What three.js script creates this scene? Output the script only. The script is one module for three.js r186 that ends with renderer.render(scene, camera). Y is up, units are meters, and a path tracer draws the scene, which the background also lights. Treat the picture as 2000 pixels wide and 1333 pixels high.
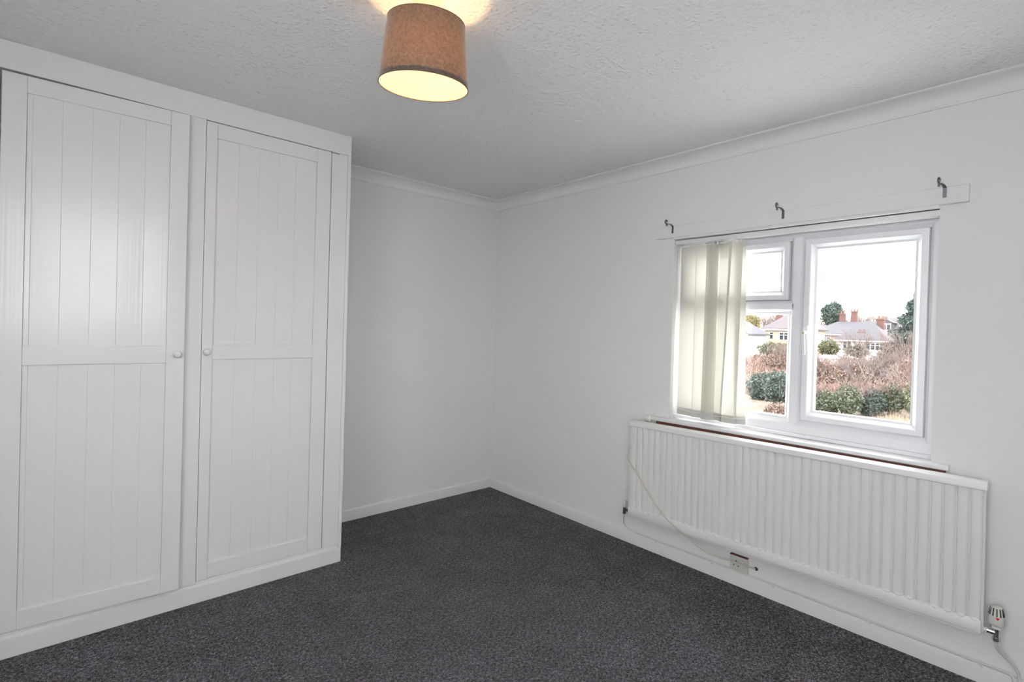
import * as THREE from 'three';
import { RoundedBoxGeometry } from 'three/addons/geometries/RoundedBoxGeometry.js';
import { mergeGeometries, mergeVertices, toCreasedNormals } from 'three/addons/utils/BufferGeometryUtils.js';
import { ImprovedNoise } from 'three/addons/math/ImprovedNoise.js';

// ------------------------------------------------------------------ camera, sky, exposure
const scene = new THREE.Scene();
const F = 996.633, YAW = 0.72785, PITCH = -0.00826, ROLL = 0.02918;
const camera = new THREE.PerspectiveCamera(2 * Math.atan(666.5 / F) * 180 / Math.PI, 2000 / 1333, 0.02, 800);
camera.position.set(-2.76267, 1.35497, 3.32433);
camera.rotation.order = 'YXZ';
camera.rotation.set(PITCH, -YAW, ROLL);
camera.setViewOffset(2000, 1333, 0, 18.66, 2000, 1333);
camera.updateProjectionMatrix();
scene.add(camera);

scene.background = new THREE.Color().setRGB(0.97, 0.99, 1.03);        // an even overcast
scene.backgroundIntensity = 9.5;

const BULB = [-1.894, 2.2, 1.894];
const bulbLight = new THREE.PointLight(new THREE.Color().setRGB(1, 0.58, 0.25), 0.26);
bulbLight.position.set(...BULB);
bulbLight.castShadow = true;
scene.add(bulbLight);

const renderer = new THREE.WebGLRenderer({ antialias: true });
renderer.toneMapping = THREE.LinearToneMapping;
renderer.toneMappingExposure = 1;
renderer.shadowMap.enabled = true;

// ------------------------------------------------------------------ helpers
let seed = 20240611;
function rnd() { seed = (seed + 0x6d2b79f5) | 0; let t = Math.imul(seed ^ (seed >>> 15), 1 | seed); t = (t + Math.imul(t ^ (t >>> 7), 61 | t)) ^ t; return ((t ^ (t >>> 14)) >>> 0) / 4294967296; }
const rr = (a, b) => a + (b - a) * rnd();
const noise = new ImprovedNoise();
const V = (x, y, z) => new THREE.Vector3(x, y, z);

const taken = new Map();
function numbered(name) {
  const n = taken.get(name) ?? 0; taken.set(name, n + 1);
  return n ? name + '_' + String(n).padStart(3, '0') : name;
}
function tag(o, label, category, group, kind) {
  if (label) o.userData.label = label;
  if (category) o.userData.category = category;
  if (group) o.userData.group = group;
  if (kind) o.userData.kind = kind;
  return o;
}
const origin = new Map();                       // where each parent stands, so that parts may be given in room coordinates
function thing(name, at, label, category, group, kind) {
  const o = new THREE.Group(); o.name = numbered(name); o.position.set(...at); scene.add(o);
  origin.set(o, V(...at)); return tag(o, label, category, group, kind);
}
function sub(name, at, parent) {                // a part that is itself a group of sub-parts
  const o = new THREE.Group(); o.name = name; const p = origin.get(parent);
  o.position.set(at[0] - p.x, at[1] - p.y, at[2] - p.z); parent.add(o); origin.set(o, V(...at)); return o;
}
function part(name, geo, mat, parent = scene) {
  geo = Array.isArray(geo) ? join(geo) : geo;
  const p = origin.get(parent);
  if (p) geo.translate(-p.x, -p.y, -p.z);
  const m = new THREE.Mesh(geo, mat); m.name = parent === scene ? numbered(name) : name;
  m.castShadow = m.receiveShadow = true; parent.add(m);
  origin.set(m, p ? p.clone() : V(0, 0, 0)); return m;
}
function struct(name, geo, mat) { return tag(part(name, geo, mat), null, null, null, 'structure'); }
function join(list) {
  return mergeGeometries(list.map((g) => {
    g = g.index ? g.toNonIndexed() : g;
    for (const k of Object.keys(g.attributes)) if (!['position', 'normal', 'uv'].includes(k)) g.deleteAttribute(k);
    if (!g.attributes.uv) boxUV(g);
    return g;
  }));
}
function boxUV(g) {                             // uv in metres, by the main direction of each face
  if (g.index) g = g.toNonIndexed();
  const p = g.attributes.position, n = g.attributes.normal, uv = new Float32Array(p.count * 2);
  for (let i = 0; i < p.count; i++) {
    const a = Math.abs(n.getX(i)), b = Math.abs(n.getY(i)), c = Math.abs(n.getZ(i));
    const [u, v] = a >= b && a >= c ? [p.getZ(i), p.getY(i)] : b >= c ? [p.getX(i), p.getZ(i)] : [p.getX(i), p.getY(i)];
    uv[2 * i] = u; uv[2 * i + 1] = v;
  }
  g.setAttribute('uv', new THREE.BufferAttribute(uv, 2)); return g;
}
function box(x0, x1, y0, y1, z0, z1, r = 0) {
  const w = x1 - x0, h = y1 - y0, d = z1 - z0;
  const g = r ? new RoundedBoxGeometry(w, h, d, r > 0.006 ? 4 : 2, Math.min(r, w / 2.01, h / 2.01, d / 2.01)) : new THREE.BoxGeometry(w, h, d);
  g.translate((x0 + x1) / 2, (y0 + y1) / 2, (z0 + z1) / 2);
  return boxUV(g);
}
function polyhedron(tris) {                     // flat-shaded triangles, given as lists of points
  const a = [];
  for (const t of tris) for (let k = 1; k + 1 < t.length; k++) a.push(...t[0], ...t[k], ...t[k + 1]);
  const g = new THREE.BufferGeometry(); g.setAttribute('position', new THREE.Float32BufferAttribute(a, 3));
  g.computeVertexNormals(); return boxUV(g);
}
// a closed profile swept round a rectangle in the wall's plane with mitred corners: [inset, x] pairs
function mitredFrame(z0, z1, y0, y1, prof, [kl, kr, kb, kt] = [1, 1, 1, 1]) {
  const faces = [], ring = (s) => [[z0 + s * kl, y0 + s * kb], [z1 - s * kr, y0 + s * kb], [z1 - s * kr, y1 - s * kt], [z0 + s * kl, y1 - s * kt]];
  for (let i = 0; i < prof.length; i++) {
    const [s, x] = prof[i], [t, w] = prof[(i + 1) % prof.length], A = ring(s), B = ring(t);
    for (let k = 0; k < 4; k++) {
      const l = (k + 1) % 4;
      faces.push([[x, A[k][1], A[k][0]], [x, A[l][1], A[l][0]], [w, B[l][1], B[l][0]], [w, B[k][1], B[k][0]]]);
    }
  }
  return polyhedron(faces);
}
// a closed profile (pairs a, b) drawn out from p to q; map says where (a, b, t) lies
function prism(prof, map, crease = 0.6) {
  const faces = [], n = prof.length;
  for (let i = 0; i < n; i++) { const a = prof[i], b = prof[(i + 1) % n]; faces.push([map(...a, 0), map(...b, 0), map(...b, 1), map(...a, 1)]); }
  const c = new THREE.ShapeGeometry(new THREE.Shape(prof.map((p) => new THREE.Vector2(...p)))), ci = c.index.array, cp = c.attributes.position;
  for (let i = 0; i < ci.length; i += 3) {
    const t = [ci[i], ci[i + 1], ci[i + 2]].map((k) => [cp.getX(k), cp.getY(k)]);
    faces.push(t.map((p) => map(...p, 0)).reverse(), t.map((p) => map(...p, 1)));
  }
  const g = toCreasedNormals(polyhedron(faces), crease);
  return boxUV(g);
}
function tube(points, r, segs = 60, sides = 8) {
  const c = new THREE.CatmullRomCurve3(points.map((p) => V(...p)), false, 'centripetal');
  return new THREE.TubeGeometry(c, segs, r, sides, false);
}
function cyl(r0, r1, h, at, axis = 'y', sides = 24) {   // centred at "at"
  const g = new THREE.CylinderGeometry(r0, r1, h, sides);
  if (axis === 'x') g.rotateZ(-Math.PI / 2); if (axis === 'z') g.rotateX(Math.PI / 2);
  return g.translate(...at);
}
function lathe(pts, at, sides = 32, axis = 'y') {
  const g = new THREE.LatheGeometry(pts.map((p) => new THREE.Vector2(...p)), sides);
  if (axis === 'z') g.rotateX(Math.PI / 2); if (axis === 'x') g.rotateZ(-Math.PI / 2);
  return g.translate(...at);
}

// ------------------------------------------------------------------ textures and materials
function dataTexture(size, metres, fn, srgb) {
  const d = new Uint8Array(size * size * 4);
  for (let j = 0; j < size; j++) for (let i = 0; i < size; i++) {
    const c = fn(i / size, j / size, i, j), k = 4 * (j * size + i);
    d[k] = c[0]; d[k + 1] = c[1]; d[k + 2] = c[2]; d[k + 3] = 255;
  }
  const t = new THREE.DataTexture(d, size, size); t.wrapS = t.wrapT = THREE.RepeatWrapping; t.magFilter = THREE.LinearFilter;
  t.minFilter = THREE.LinearMipmapLinearFilter; t.generateMipmaps = true;
  if (srgb) t.colorSpace = THREE.SRGBColorSpace;
  t.repeat.set(1 / metres, 1 / metres); t.needsUpdate = true; return t;
}
const clamp = (v) => Math.max(0, Math.min(255, v));
function tileNoise(u, v, f, z) {                // repeats over the unit square
  const a = u * f, b = v * f, n = (x, y) => noise.noise(x, y, z);
  return (n(a, b) * (1 - u) * (1 - v) + n(a - f, b) * u * (1 - v) + n(a, b - f) * (1 - u) * v + n(a - f, b - f) * u * v) * 1.25;
}
const carpetMap = dataTexture(2048, 2.6, (u, v) => {
  const coarse = tileNoise(u, v, 9, 3.1) * 0.10 + tileNoise(u, v, 26, 7.7) * 0.12;
  const fleck = tileNoise(u, v, 520, 1.3) * 0.75 + tileNoise(u, v, 230, 5.2) * 0.42 + (rnd() - 0.5) * 0.5;
  const s = 80 * (1 + coarse + fleck * 1.35);
  const tint = rnd();
  return [clamp(s + (tint > 0.93 ? 7 : 0)), clamp(s * 0.99), clamp(s * 1.035 + (tint < 0.1 ? 5 : 0))];
}, true);
const carpetBump = dataTexture(1024, 1.1, (u, v) => { const s = clamp(128 + 120 * tileNoise(u, v, 230, 9.4) + (rnd() - 0.5) * 70); return [s, s, s]; });
const stippleBump = dataTexture(1024, 1.0, (u, v) => {
  const a = Math.max(0, tileNoise(u, v, 74, 2.2) + 0.28), b = tileNoise(u, v, 150, 4.4), c = tileNoise(u, v, 16, 8.8);
  const s = clamp(40 + 260 * a * a * (1.1 + 0.7 * c) + 40 * b); return [s, s, s];
});
const wallBump = dataTexture(512, 0.8, (u, v) => { const s = clamp(128 + 70 * tileNoise(u, v, 60, 1.9) + 40 * tileNoise(u, v, 9, 6.1)); return [s, s, s]; });
const linen = dataTexture(512, 0.22, (u, v, i, j) => {
  const warp = tileNoise(u, v, 90, 3.3) * 26 + tileNoise(u, (v * 0.5) % 1, 60, 6.3) * 22, weft = tileNoise(u, v, 26, 1.3) * 30 + tileNoise((u * 0.5) % 1, v, 60, 8.3) * 22;
  const s = 1 + (warp + weft + (rnd() - 0.5) * 70) / 235; return [clamp(200 * s), clamp(200 * s), clamp(200 * s)];
}, true);
const brushBump = dataTexture(512, 0.5, (u, v) => { const s = clamp(128 + 60 * tileNoise(u, v * 0 + 0.4, 60, 2.9) + 34 * tileNoise(u, v, 7, 5.9)); return [s, s, s]; });

const L = (r, g, b) => new THREE.Color().setRGB(r, g, b);
const std = (color, roughness, o = {}) => new THREE.MeshStandardMaterial({ color, roughness, ...o });
const phys = (color, roughness, o = {}) => new THREE.MeshPhysicalMaterial({ color, roughness, ...o });
const M = {
  wall: std(L(0.82, 0.82, 0.805), 0.82, { bumpMap: wallBump, bumpScale: 0.0008 }),
  ceiling: std(L(0.86, 0.86, 0.85), 0.85, { bumpMap: stippleBump, bumpScale: 0.0027 }),
  cove: std(L(0.84, 0.84, 0.825), 0.7),
  gloss: phys(L(0.745, 0.745, 0.75), 0.2, { bumpMap: brushBump, bumpScale: 0.0005 }),
  trimPaint: std(L(0.80, 0.80, 0.785), 0.4),
  carpet: phys(L(1, 1, 1), 1, { map: carpetMap, bumpMap: carpetBump, bumpScale: 0.006, sheen: 0.25, sheenRoughness: 0.6, sheenColor: L(0.3, 0.3, 0.33) }),
  dark: std(L(0.02, 0.018, 0.016), 0.9),
  cavity: std(L(0.25, 0.24, 0.22), 0.9),
  upvc: phys(L(0.92, 0.925, 0.94), 0.25),
  gasket: std(L(0.42, 0.42, 0.43), 0.7),
  glass: phys(L(1, 1, 1), 0.0, { transmission: 1, thickness: 0, ior: 1.5 }),
  handle: phys(L(0.84, 0.84, 0.84), 0.2),
  brass: std(L(0.55, 0.42, 0.2), 0.35, { metalness: 1 }),
  redBrown: std(L(0.16, 0.055, 0.04), 0.8),
  radiator: phys(L(0.79, 0.79, 0.775), 0.35),
  plastic: phys(L(0.78, 0.77, 0.72), 0.35),
  creamPlastic: phys(L(0.70, 0.69, 0.62), 0.4),
  greyPlastic: std(L(0.04, 0.04, 0.04), 0.5),
  red: std(L(0.65, 0.03, 0.03), 0.4),
  chrome: std(L(0.75, 0.75, 0.76), 0.12, { metalness: 1 }),
  dullMetal: std(L(0.20, 0.20, 0.21), 0.4, { metalness: 1 }),
  pipePaint: std(L(0.72, 0.71, 0.68), 0.45),
  cable: std(L(0.62, 0.585, 0.47), 0.5),
  blind: phys(L(0.70, 0.68, 0.60), 0.95, { transmission: 0.18, thickness: 0 }),
  weight: phys(L(0.60, 0.59, 0.54), 0.95, { transmission: 0.03, thickness: 0 }),
  carrier: phys(L(0.85, 0.84, 0.78), 0.4),
  shade: phys(L(0.31, 0.225, 0.18), 1, { map: linen, transmission: 0.5, thickness: 0 }),
  lining: phys(L(0.90, 0.82, 0.64), 0.9, { transmission: 0.38, thickness: 0 }),
  hem: std(L(0.20, 0.14, 0.11), 0.95, { map: linen }),
  bulb: new THREE.MeshStandardMaterial({ color: L(0.9, 0.85, 0.75), roughness: 0.4, emissive: L(1, 0.72, 0.38), emissiveIntensity: 4 }),
  patch: std(L(0.86, 0.86, 0.85), 0.85, { bumpMap: stippleBump, bumpScale: 0.0015 }),
};
M.pvcWhite = M.plastic;

// ------------------------------------------------------------------ room shell
const H = 2.4, XL = -3.9, ZF = 4.05;           // ceiling height, left wall, front wall (behind the camera)
const wallShape = (pts, holes = []) => {
  const s = new THREE.Shape(pts.map((p) => new THREE.Vector2(...p)));
  for (const h of holes) s.holes.push(new THREE.Path(h.map((p) => new THREE.Vector2(...p))));
  return s;
};
const rect = (a, b, c, d) => [[a, c], [b, c], [b, d], [a, d]];
struct('floor', box(XL - 0.15, 0.27, -0.16, 0, -0.2, ZF + 0.27), M.carpet);
const ceiling = struct('ceiling', box(XL - 0.15, 0.27, H, H + 0.14, -0.2, ZF + 0.27), M.ceiling);
struct('wall_back', box(XL - 0.15, 0, 0, H, -0.2, 0), M.wall);
const LZ0 = 2.5, LZ1 = 3.85;                                        // added fill window in the left wall, beside the camera
{
  const g = new THREE.ExtrudeGeometry(wallShape(rect(0, ZF, 0, H), [rect(LZ0, LZ1, 0.8, 2.26).reverse()]), { depth: 0.25, bevelEnabled: false });
  g.rotateY(-Math.PI / 2); g.translate(XL, 0, 0);
  struct('wall_left', boxUV(g), M.wall);
}
const WZ0 = 1.67, WZ1 = 2.905, WY0 = 0.815, WY1 = 1.909;      // opening of the window in view
{
  const g = new THREE.ExtrudeGeometry(wallShape(rect(0, ZF, 0, H), [rect(WZ0, WZ1, WY0, WY1).reverse()]), { depth: 0.27, bevelEnabled: false });
  g.rotateY(-Math.PI / 2); g.translate(0.27, 0, 0);           // (a, b, depth) -> x = 0.27 - depth, y = b, z = a
  const w = struct('wall_right', boxUV(g), M.wall);
  const holeAt = [-0.0005, 0.122, 2.207];
  part('cable_hole', [cyl(0.0085, 0.0085, 0.002, holeAt, 'x', 20)], M.dark, w);
}
const RX0 = -3.5, RX1 = -2.4, RY0 = 1.15, RY1 = 2.34;        // unseen window behind the camera, placed to light the wardrobe doors
{
  const g = new THREE.ExtrudeGeometry(wallShape(rect(XL - 0.15, 0.27, 0, H), [rect(RX0, RX1, RY0, RY1).reverse()]), { depth: 0.25, bevelEnabled: false });
  g.translate(0, 0, ZF);
  struct('wall_front', boxUV(g), M.wall);
}
// skirting boards with a rounded top front edge
const skirt = [[0, 0], [0.015, 0], [0.015, 0.064], [0.013, 0.070], [0.008, 0.073], [0, 0.0735]];
struct('baseboard_back', prism(skirt, (a, b, t) => [t ? 0 : -1.56, b, a]), M.trimPaint);
struct('baseboard_right', prism(skirt, (a, b, t) => [-a, b, t ? ZF : 0]), M.trimPaint);
struct('baseboard_left', prism(skirt, (a, b, t) => [XL + a, b, t ? ZF : 0.56]), M.trimPaint);
struct('baseboard_front', prism(skirt, (a, b, t) => [t ? 0 : XL, b, ZF - a]), M.trimPaint);
// coving: a hollow curve with a small step at wall and ceiling
const coveProfile = [[0, 0], [0, -0.0714], [0.007, -0.0714], [0.009, -0.064]];
for (let k = 0; k <= 8; k++) { const a = k / 8 * Math.PI / 2; coveProfile.push([0.078 - 0.068 * Math.cos(a) - 0.002, -0.062 + 0.054 * Math.sin(a)]); }
coveProfile.push([0.0782, -0.006], [0.0782, 0]);
const cove = (map) => prism(coveProfile, map, 0.7);
struct('trim_1', cove((a, b, t) => [t ? -a * 0.999 : -1.56, H + b, a]), M.cove);
struct('trim_2', cove((a, b, t) => [-a, H + b, t ? ZF : a * 0.999]), M.cove);
struct('trim_3', cove((a, b, t) => [XL + a, H + b, t ? ZF : 0.56]), M.cove);
struct('trim_4', cove((a, b, t) => [t ? 0 : XL, H + b, ZF - a]), M.cove);

{ // a rough filled patch in the ceiling's texture
  const n = 46, tris = [], P = (i, j) => {
    const a = (i / n) * 2 - 1, b = (j / n) * 2 - 1, r = Math.hypot(a, b);
    const x = -1.02 + a * 0.235, z = 1.635 + b * 0.205;
    const edge = 0.80 + 0.26 * noise.noise(a * 2.2 + 9, b * 2.2, 4.2);
    const rim = Math.exp(-(((r - edge) / 0.06) ** 2));
    const h = r > edge + 0.12 ? -0.003 : 0.0008 * (r > edge ? -2 : 1) + 0.0095 * rim * Math.max(0, noise.noise(a * 4 + 3, b * 4, 1.1) + 0.25) + 0.0052 * noise.noise(a * 9, b * 9, 2.2) + 0.0028 * noise.noise(a * 20, b * 20, 3.2);
    return [x, H - h, z];
  };
  for (let i = 0; i < n; i++) for (let j = 0; j < n; j++) tris.push([P(i, j), P(i + 1, j), P(i + 1, j + 1), P(i, j + 1)]);
  const g = polyhedron(tris); g.deleteAttribute('normal'); g.deleteAttribute('uv');
  const s = mergeVertices(g, 1e-5); s.computeVertexNormals();
  part('filled_patch', boxUV(s), M.patch, ceiling);
}

// ------------------------------------------------------------------ the window in view
{
  const w = thing('window_1', [0.07, WY0, (WZ0 + WZ1) / 2], null, null, null, 'structure');
  const y0 = 0.853, y1 = 1.905;
  part('window_frame', mitredFrame(WZ0, WZ1, y0, y1, [[0, 0.07], [0.024, 0.07], [0.027, 0.072], [0.040, 0.088], [0.046, 0.09], [0.046, 0.135], [0, 0.135]], [1, 1, 1.67, 1.43]), M.upvc, w);
  part('sill_bead', box(0.045, 0.075, 0.838, 0.856, WZ0, WZ1, 0.004), M.upvc, w);
  // mullion and transom, bevelled both sides
  const bar = (half) => [[-half, 0.09], [-half + 0.005, 0.088], [-half + 0.018, 0.072], [-half + 0.021, 0.07], [half - 0.021, 0.07], [half - 0.018, 0.072], [half - 0.005, 0.088], [half, 0.09], [half, 0.135], [-half, 0.135]];
  part('mullion', prism(bar(0.037), (a, b, t) => [b, t ? y1 - 0.045 : y0 + 0.052, 2.332 + a], 0.2), M.upvc, w);
  part('transom', prism(bar(0.0345), (a, b, t) => [b, 1.506 + a, t ? 2.32 : WZ0 + 0.03], 0.2), M.upvc, w);
  const sashProfile = [[0, 0.062], [0.022, 0.062], [0.026, 0.064], [0.040, 0.082], [0.050, 0.086], [0.050, 0.118], [0, 0.118]];
  const sash = (z0, z1, a, b) => {
    const s = part('sash', mitredFrame(z0, z1, a, b, sashProfile), M.upvc, w);
    part('gasket', mitredFrame(z0 - 0.004, z1 + 0.004, a - 0.004, b + 0.004, [[0, 0.084], [0.006, 0.084], [0.006, 0.1], [0, 0.1]]), M.gasket, s);
    const g = part('pane', box(0.1, 0.1001, a + 0.045, b - 0.045, z0 + 0.045, z1 - 0.045), M.glass, s);
    g.geometry = new THREE.PlaneGeometry(z1 - z0 - 0.09, b - a - 0.09).rotateY(-Math.PI / 2).translate(0.1 - 0.07, (a + b) / 2 - WY0, (z0 + z1) / 2 - (WZ0 + WZ1) / 2);
    return s;
  };
  const big = sash(2.373, 2.864, 0.928, 1.842);
  const top = sash(1.713, 2.297, 1.540, 1.842);
  const glazed = (z0, z1, a, b) => {
    part('glazing_bead', mitredFrame(z0, z1, a, b, [[0, 0.088], [0.003, 0.088], [0.014, 0.098], [0.014, 0.12], [0, 0.12]]), M.upvc, w);
    const g = part('pane', box(0.1, 0.101, a, b, z0, z1), M.glass, w);
    g.geometry = new THREE.PlaneGeometry(z1 - z0 - 0.02, b - a - 0.02).rotateY(-Math.PI / 2).translate(0.1 - 0.07, (a + b) / 2 - WY0, (z0 + z1) / 2 - (WZ0 + WZ1) / 2);
  };
  glazed(1.711, 2.300, 0.916, 1.477);
  // espagnolette handle on the large sash
  const hz = 2.386, hy = 1.372;
  part('handle', [box(0.052, 0.064, hy - 0.035, hy + 0.035, hz - 0.013, hz + 0.013, 0.005), cyl(0.010, 0.012, 0.022, [0.044, hy, hz], 'x', 20),
    ...[tube([[0.034, hy + 0.004, hz], [0.028, hy - 0.015, hz + 0.001], [0.028, hy - 0.06, hz + 0.003], [0.032, hy - 0.105, hz + 0.004]], 0.0075, 24, 12)],
    new THREE.SphereGeometry(0.0076, 12, 8).translate(0.032, hy - 0.105, hz + 0.004), new THREE.SphereGeometry(0.0105, 14, 10).translate(0.034, hy, hz)], M.handle, big);
  part('handle_screw', cyl(0.0045, 0.0045, 0.004, [0.0235, hy - 0.004, hz], 'x', 14), M.brass, big);
  part('stay_peg', box(0.052, 0.062, 1.541, 1.549, 2.045, 2.072, 0.002), M.brass, top);
}
{ // the inner window board, its raw underside
  const b = thing('window_sill', [-0.04, 0.815, 2.27], 'white painted window board below the casement window with bare brown wood under it', 'window sill');
  const round = [[-0.044, 0.827], [-0.0425, 0.832], [-0.038, 0.8355], [-0.032, 0.8365], [0.0, 0.8365], [0.0, 0.8155], [-0.040, 0.8155], [-0.0435, 0.819]];
  part('board', [prism(round, (x, y, t) => [x, y, t ? 2.968 : 1.573]), box(0.0, 0.09, 0.8155, 0.8365, WZ0 + 0.0005, WZ1 - 0.0005)], M.gloss, b);
  part('bare_batten', box(-0.030, -0.0005, 0.7865, 0.8153, 1.60, 2.955, 0.002), M.redBrown, b);
  b.rotation.x = -0.0045;
}
part('wall_stub', [lathe([[0.0001, 0.026], [0.014, 0.026], [0.0195, 0.023], [0.021, 0.018], [0.021, -0.012], [0.0001, -0.012]], [-0.034, 0.8175, 1.547], 28, 'z').rotateY(0)], M.plastic);
tag(scene.children.at(-1), 'round white painted stub at the far end of the window board above the radiator', 'pipe stub');

{ // added window in the left wall, out of view, daylight fill for the window wall
  const w = thing('window_3', [XL - 0.12, 0.8, (LZ0 + LZ1) / 2], null, null, null, 'structure'), zm = (LZ0 + LZ1) / 2;
  part('window_frame', mitredFrame(LZ0, LZ1, 0.83, 2.26, [[0, XL - 0.09], [0.03, XL - 0.09], [0.05, XL - 0.11], [0.05, XL - 0.15], [0, XL - 0.15]]), M.upvc, w);
  part('mullion', box(XL - 0.15, XL - 0.095, 0.86, 2.23, zm - 0.03, zm + 0.03, 0.004), M.upvc, w);
  for (const [a, b] of [[LZ0 + 0.05, zm - 0.03], [zm + 0.03, LZ1 - 0.05]])
    part('pane', new THREE.PlaneGeometry(b - a, 1.33).rotateY(Math.PI / 2).translate(XL - 0.12, 1.545, (a + b) / 2), M.glass, w);
  part('sill_board', [box(XL, XL + 0.035, 0.8, 0.825, LZ0 - 0.08, LZ1 + 0.08, 0.005), box(XL - 0.25, XL, 0.8, 0.832, LZ0 + 0.001, LZ1 - 0.001)], M.gloss, w);
}
{ // unseen window behind the camera, placed to light the wardrobe and back wall
  const w = thing('window_2', [(RX0 + RX1) / 2, RY0, ZF + 0.09], null, null, null, 'structure');
  const turn = (g) => { g.rotateY(-Math.PI / 2); return boxUV(g); };          // a window drawn in the wall_right plane: (x, z) -> (-z, x)
  const fr = (a, b, c, d, p) => { const g = mitredFrame(a, b, c, d, p); const q = g.attributes.position; for (let i = 0; i < q.count; i++) { const x = q.getX(i), z = q.getZ(i); q.setX(i, z); q.setZ(i, ZF + x); } const idx = []; for (let i = 0; i < q.count; i += 3) idx.push(i, i + 2, i + 1); g.setIndex(idx); const h = g.toNonIndexed(); h.computeVertexNormals(); return boxUV(h); };
  part('window_frame', fr(RX0, RX1, RY0 + 0.03, RY1, [[0, 0.09], [0.03, 0.09], [0.05, 0.11], [0.05, 0.15], [0, 0.15]]), M.upvc, w);
  part('mullion', box((RX0 + RX1) / 2 - 0.03, (RX0 + RX1) / 2 + 0.03, RY0 + 0.06, RY1 - 0.03, ZF + 0.095, ZF + 0.15, 0.004), M.upvc, w);
  for (const [a, b] of [[RX0 + 0.05, (RX0 + RX1) / 2 - 0.03], [(RX0 + RX1) / 2 + 0.03, RX1 - 0.05]])
    part('pane', new THREE.PlaneGeometry(b - a, RY1 - RY0 - 0.13).translate((a + b) / 2, (RY0 + RY1) / 2 + 0.015, ZF + 0.12), M.glass, w);
  part('sill_board', box(RX0 - 0.08, RX1 + 0.08, RY0, RY0 + 0.025, ZF - 0.035, ZF + 0.0, 0.005), M.gloss, w);
  part('sill_bottom', box(RX0 + 0.001, RX1 - 0.001, RY0 - 0.0, RY0 + 0.032, ZF, ZF + 0.25), M.gloss, w);
}

// ------------------------------------------------------------------ batten and curtain brackets
{
  const b = part('curtain_batten', prism([[0, 1.9195], [-0.016, 1.9195], [-0.0185, 1.922], [-0.0185, 1.989], [-0.016, 1.992], [0, 1.992]], (x, y, t) => [x, y, t ? 2.999 : 1.549]), M.wall);
  tag(b, 'long white painted batten fixed to the wall above the window, carrying three metal brackets', 'batten');
  // lower lip of the batten lining the head of the opening
  const lip = part('head_lining', prism([[0.0, 1.9075], [-0.018, 1.9075], [-0.0185, 1.911], [-0.0185, 1.9195], [0, 1.9195]], (x, y, t) => [x, y, t ? WZ1 : WZ0]), M.trimPaint, b);
}
function bracket(z, label) {
  const o = thing('curtain_bracket', [-0.0185, 1.962, z], label, 'bracket', 'metal curtain rail brackets on the batten');
  part('plate', box(-0.0205, -0.0186, 1.946, 1.990, z - 0.0062, z + 0.0062, 0.0008), M.dullMetal, o);
  for (const y of [1.953, 1.972]) part('screw', lathe([[0.0001, 0.0018], [0.0025, 0.0014], [0.0038, 0]], [-0.0205, y, z], 12, 'x').rotateY(0), M.chrome, o);
  const arm = prism([[-0.0186, 1.986], [-0.0186, 1.9885], [-0.034, 1.9975], [-0.052, 1.9995], [-0.066, 1.9995], [-0.066, 1.9975], [-0.052, 1.9975], [-0.0345, 1.9955]], (x, y, t) => [x, y, z - 0.0055 + 0.011 * t - (x + 0.0186) * -0.22], 0.3);
  part('arm', arm, M.dullMetal, o);
  const c = new THREE.TorusGeometry(0.0095, 0.0046, 8, 22, Math.PI * 1.45).rotateZ(0.1).translate(-0.072, 2.008, z - 0.012);
  part('clip', [c, box(-0.069, -0.062, 1.985, 1.9985, z - 0.0165, z - 0.0085, 0.001)], M.dullMetal, o);
  return o;
}
bracket(1.6655, 'grey metal curtain bracket at the far end of the batten, over the hanging blind slats');
bracket(2.289, 'grey metal curtain bracket in the middle of the batten, over the window mullion');
bracket(2.922, 'grey metal curtain bracket at the near end of the batten, over the window corner');

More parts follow.
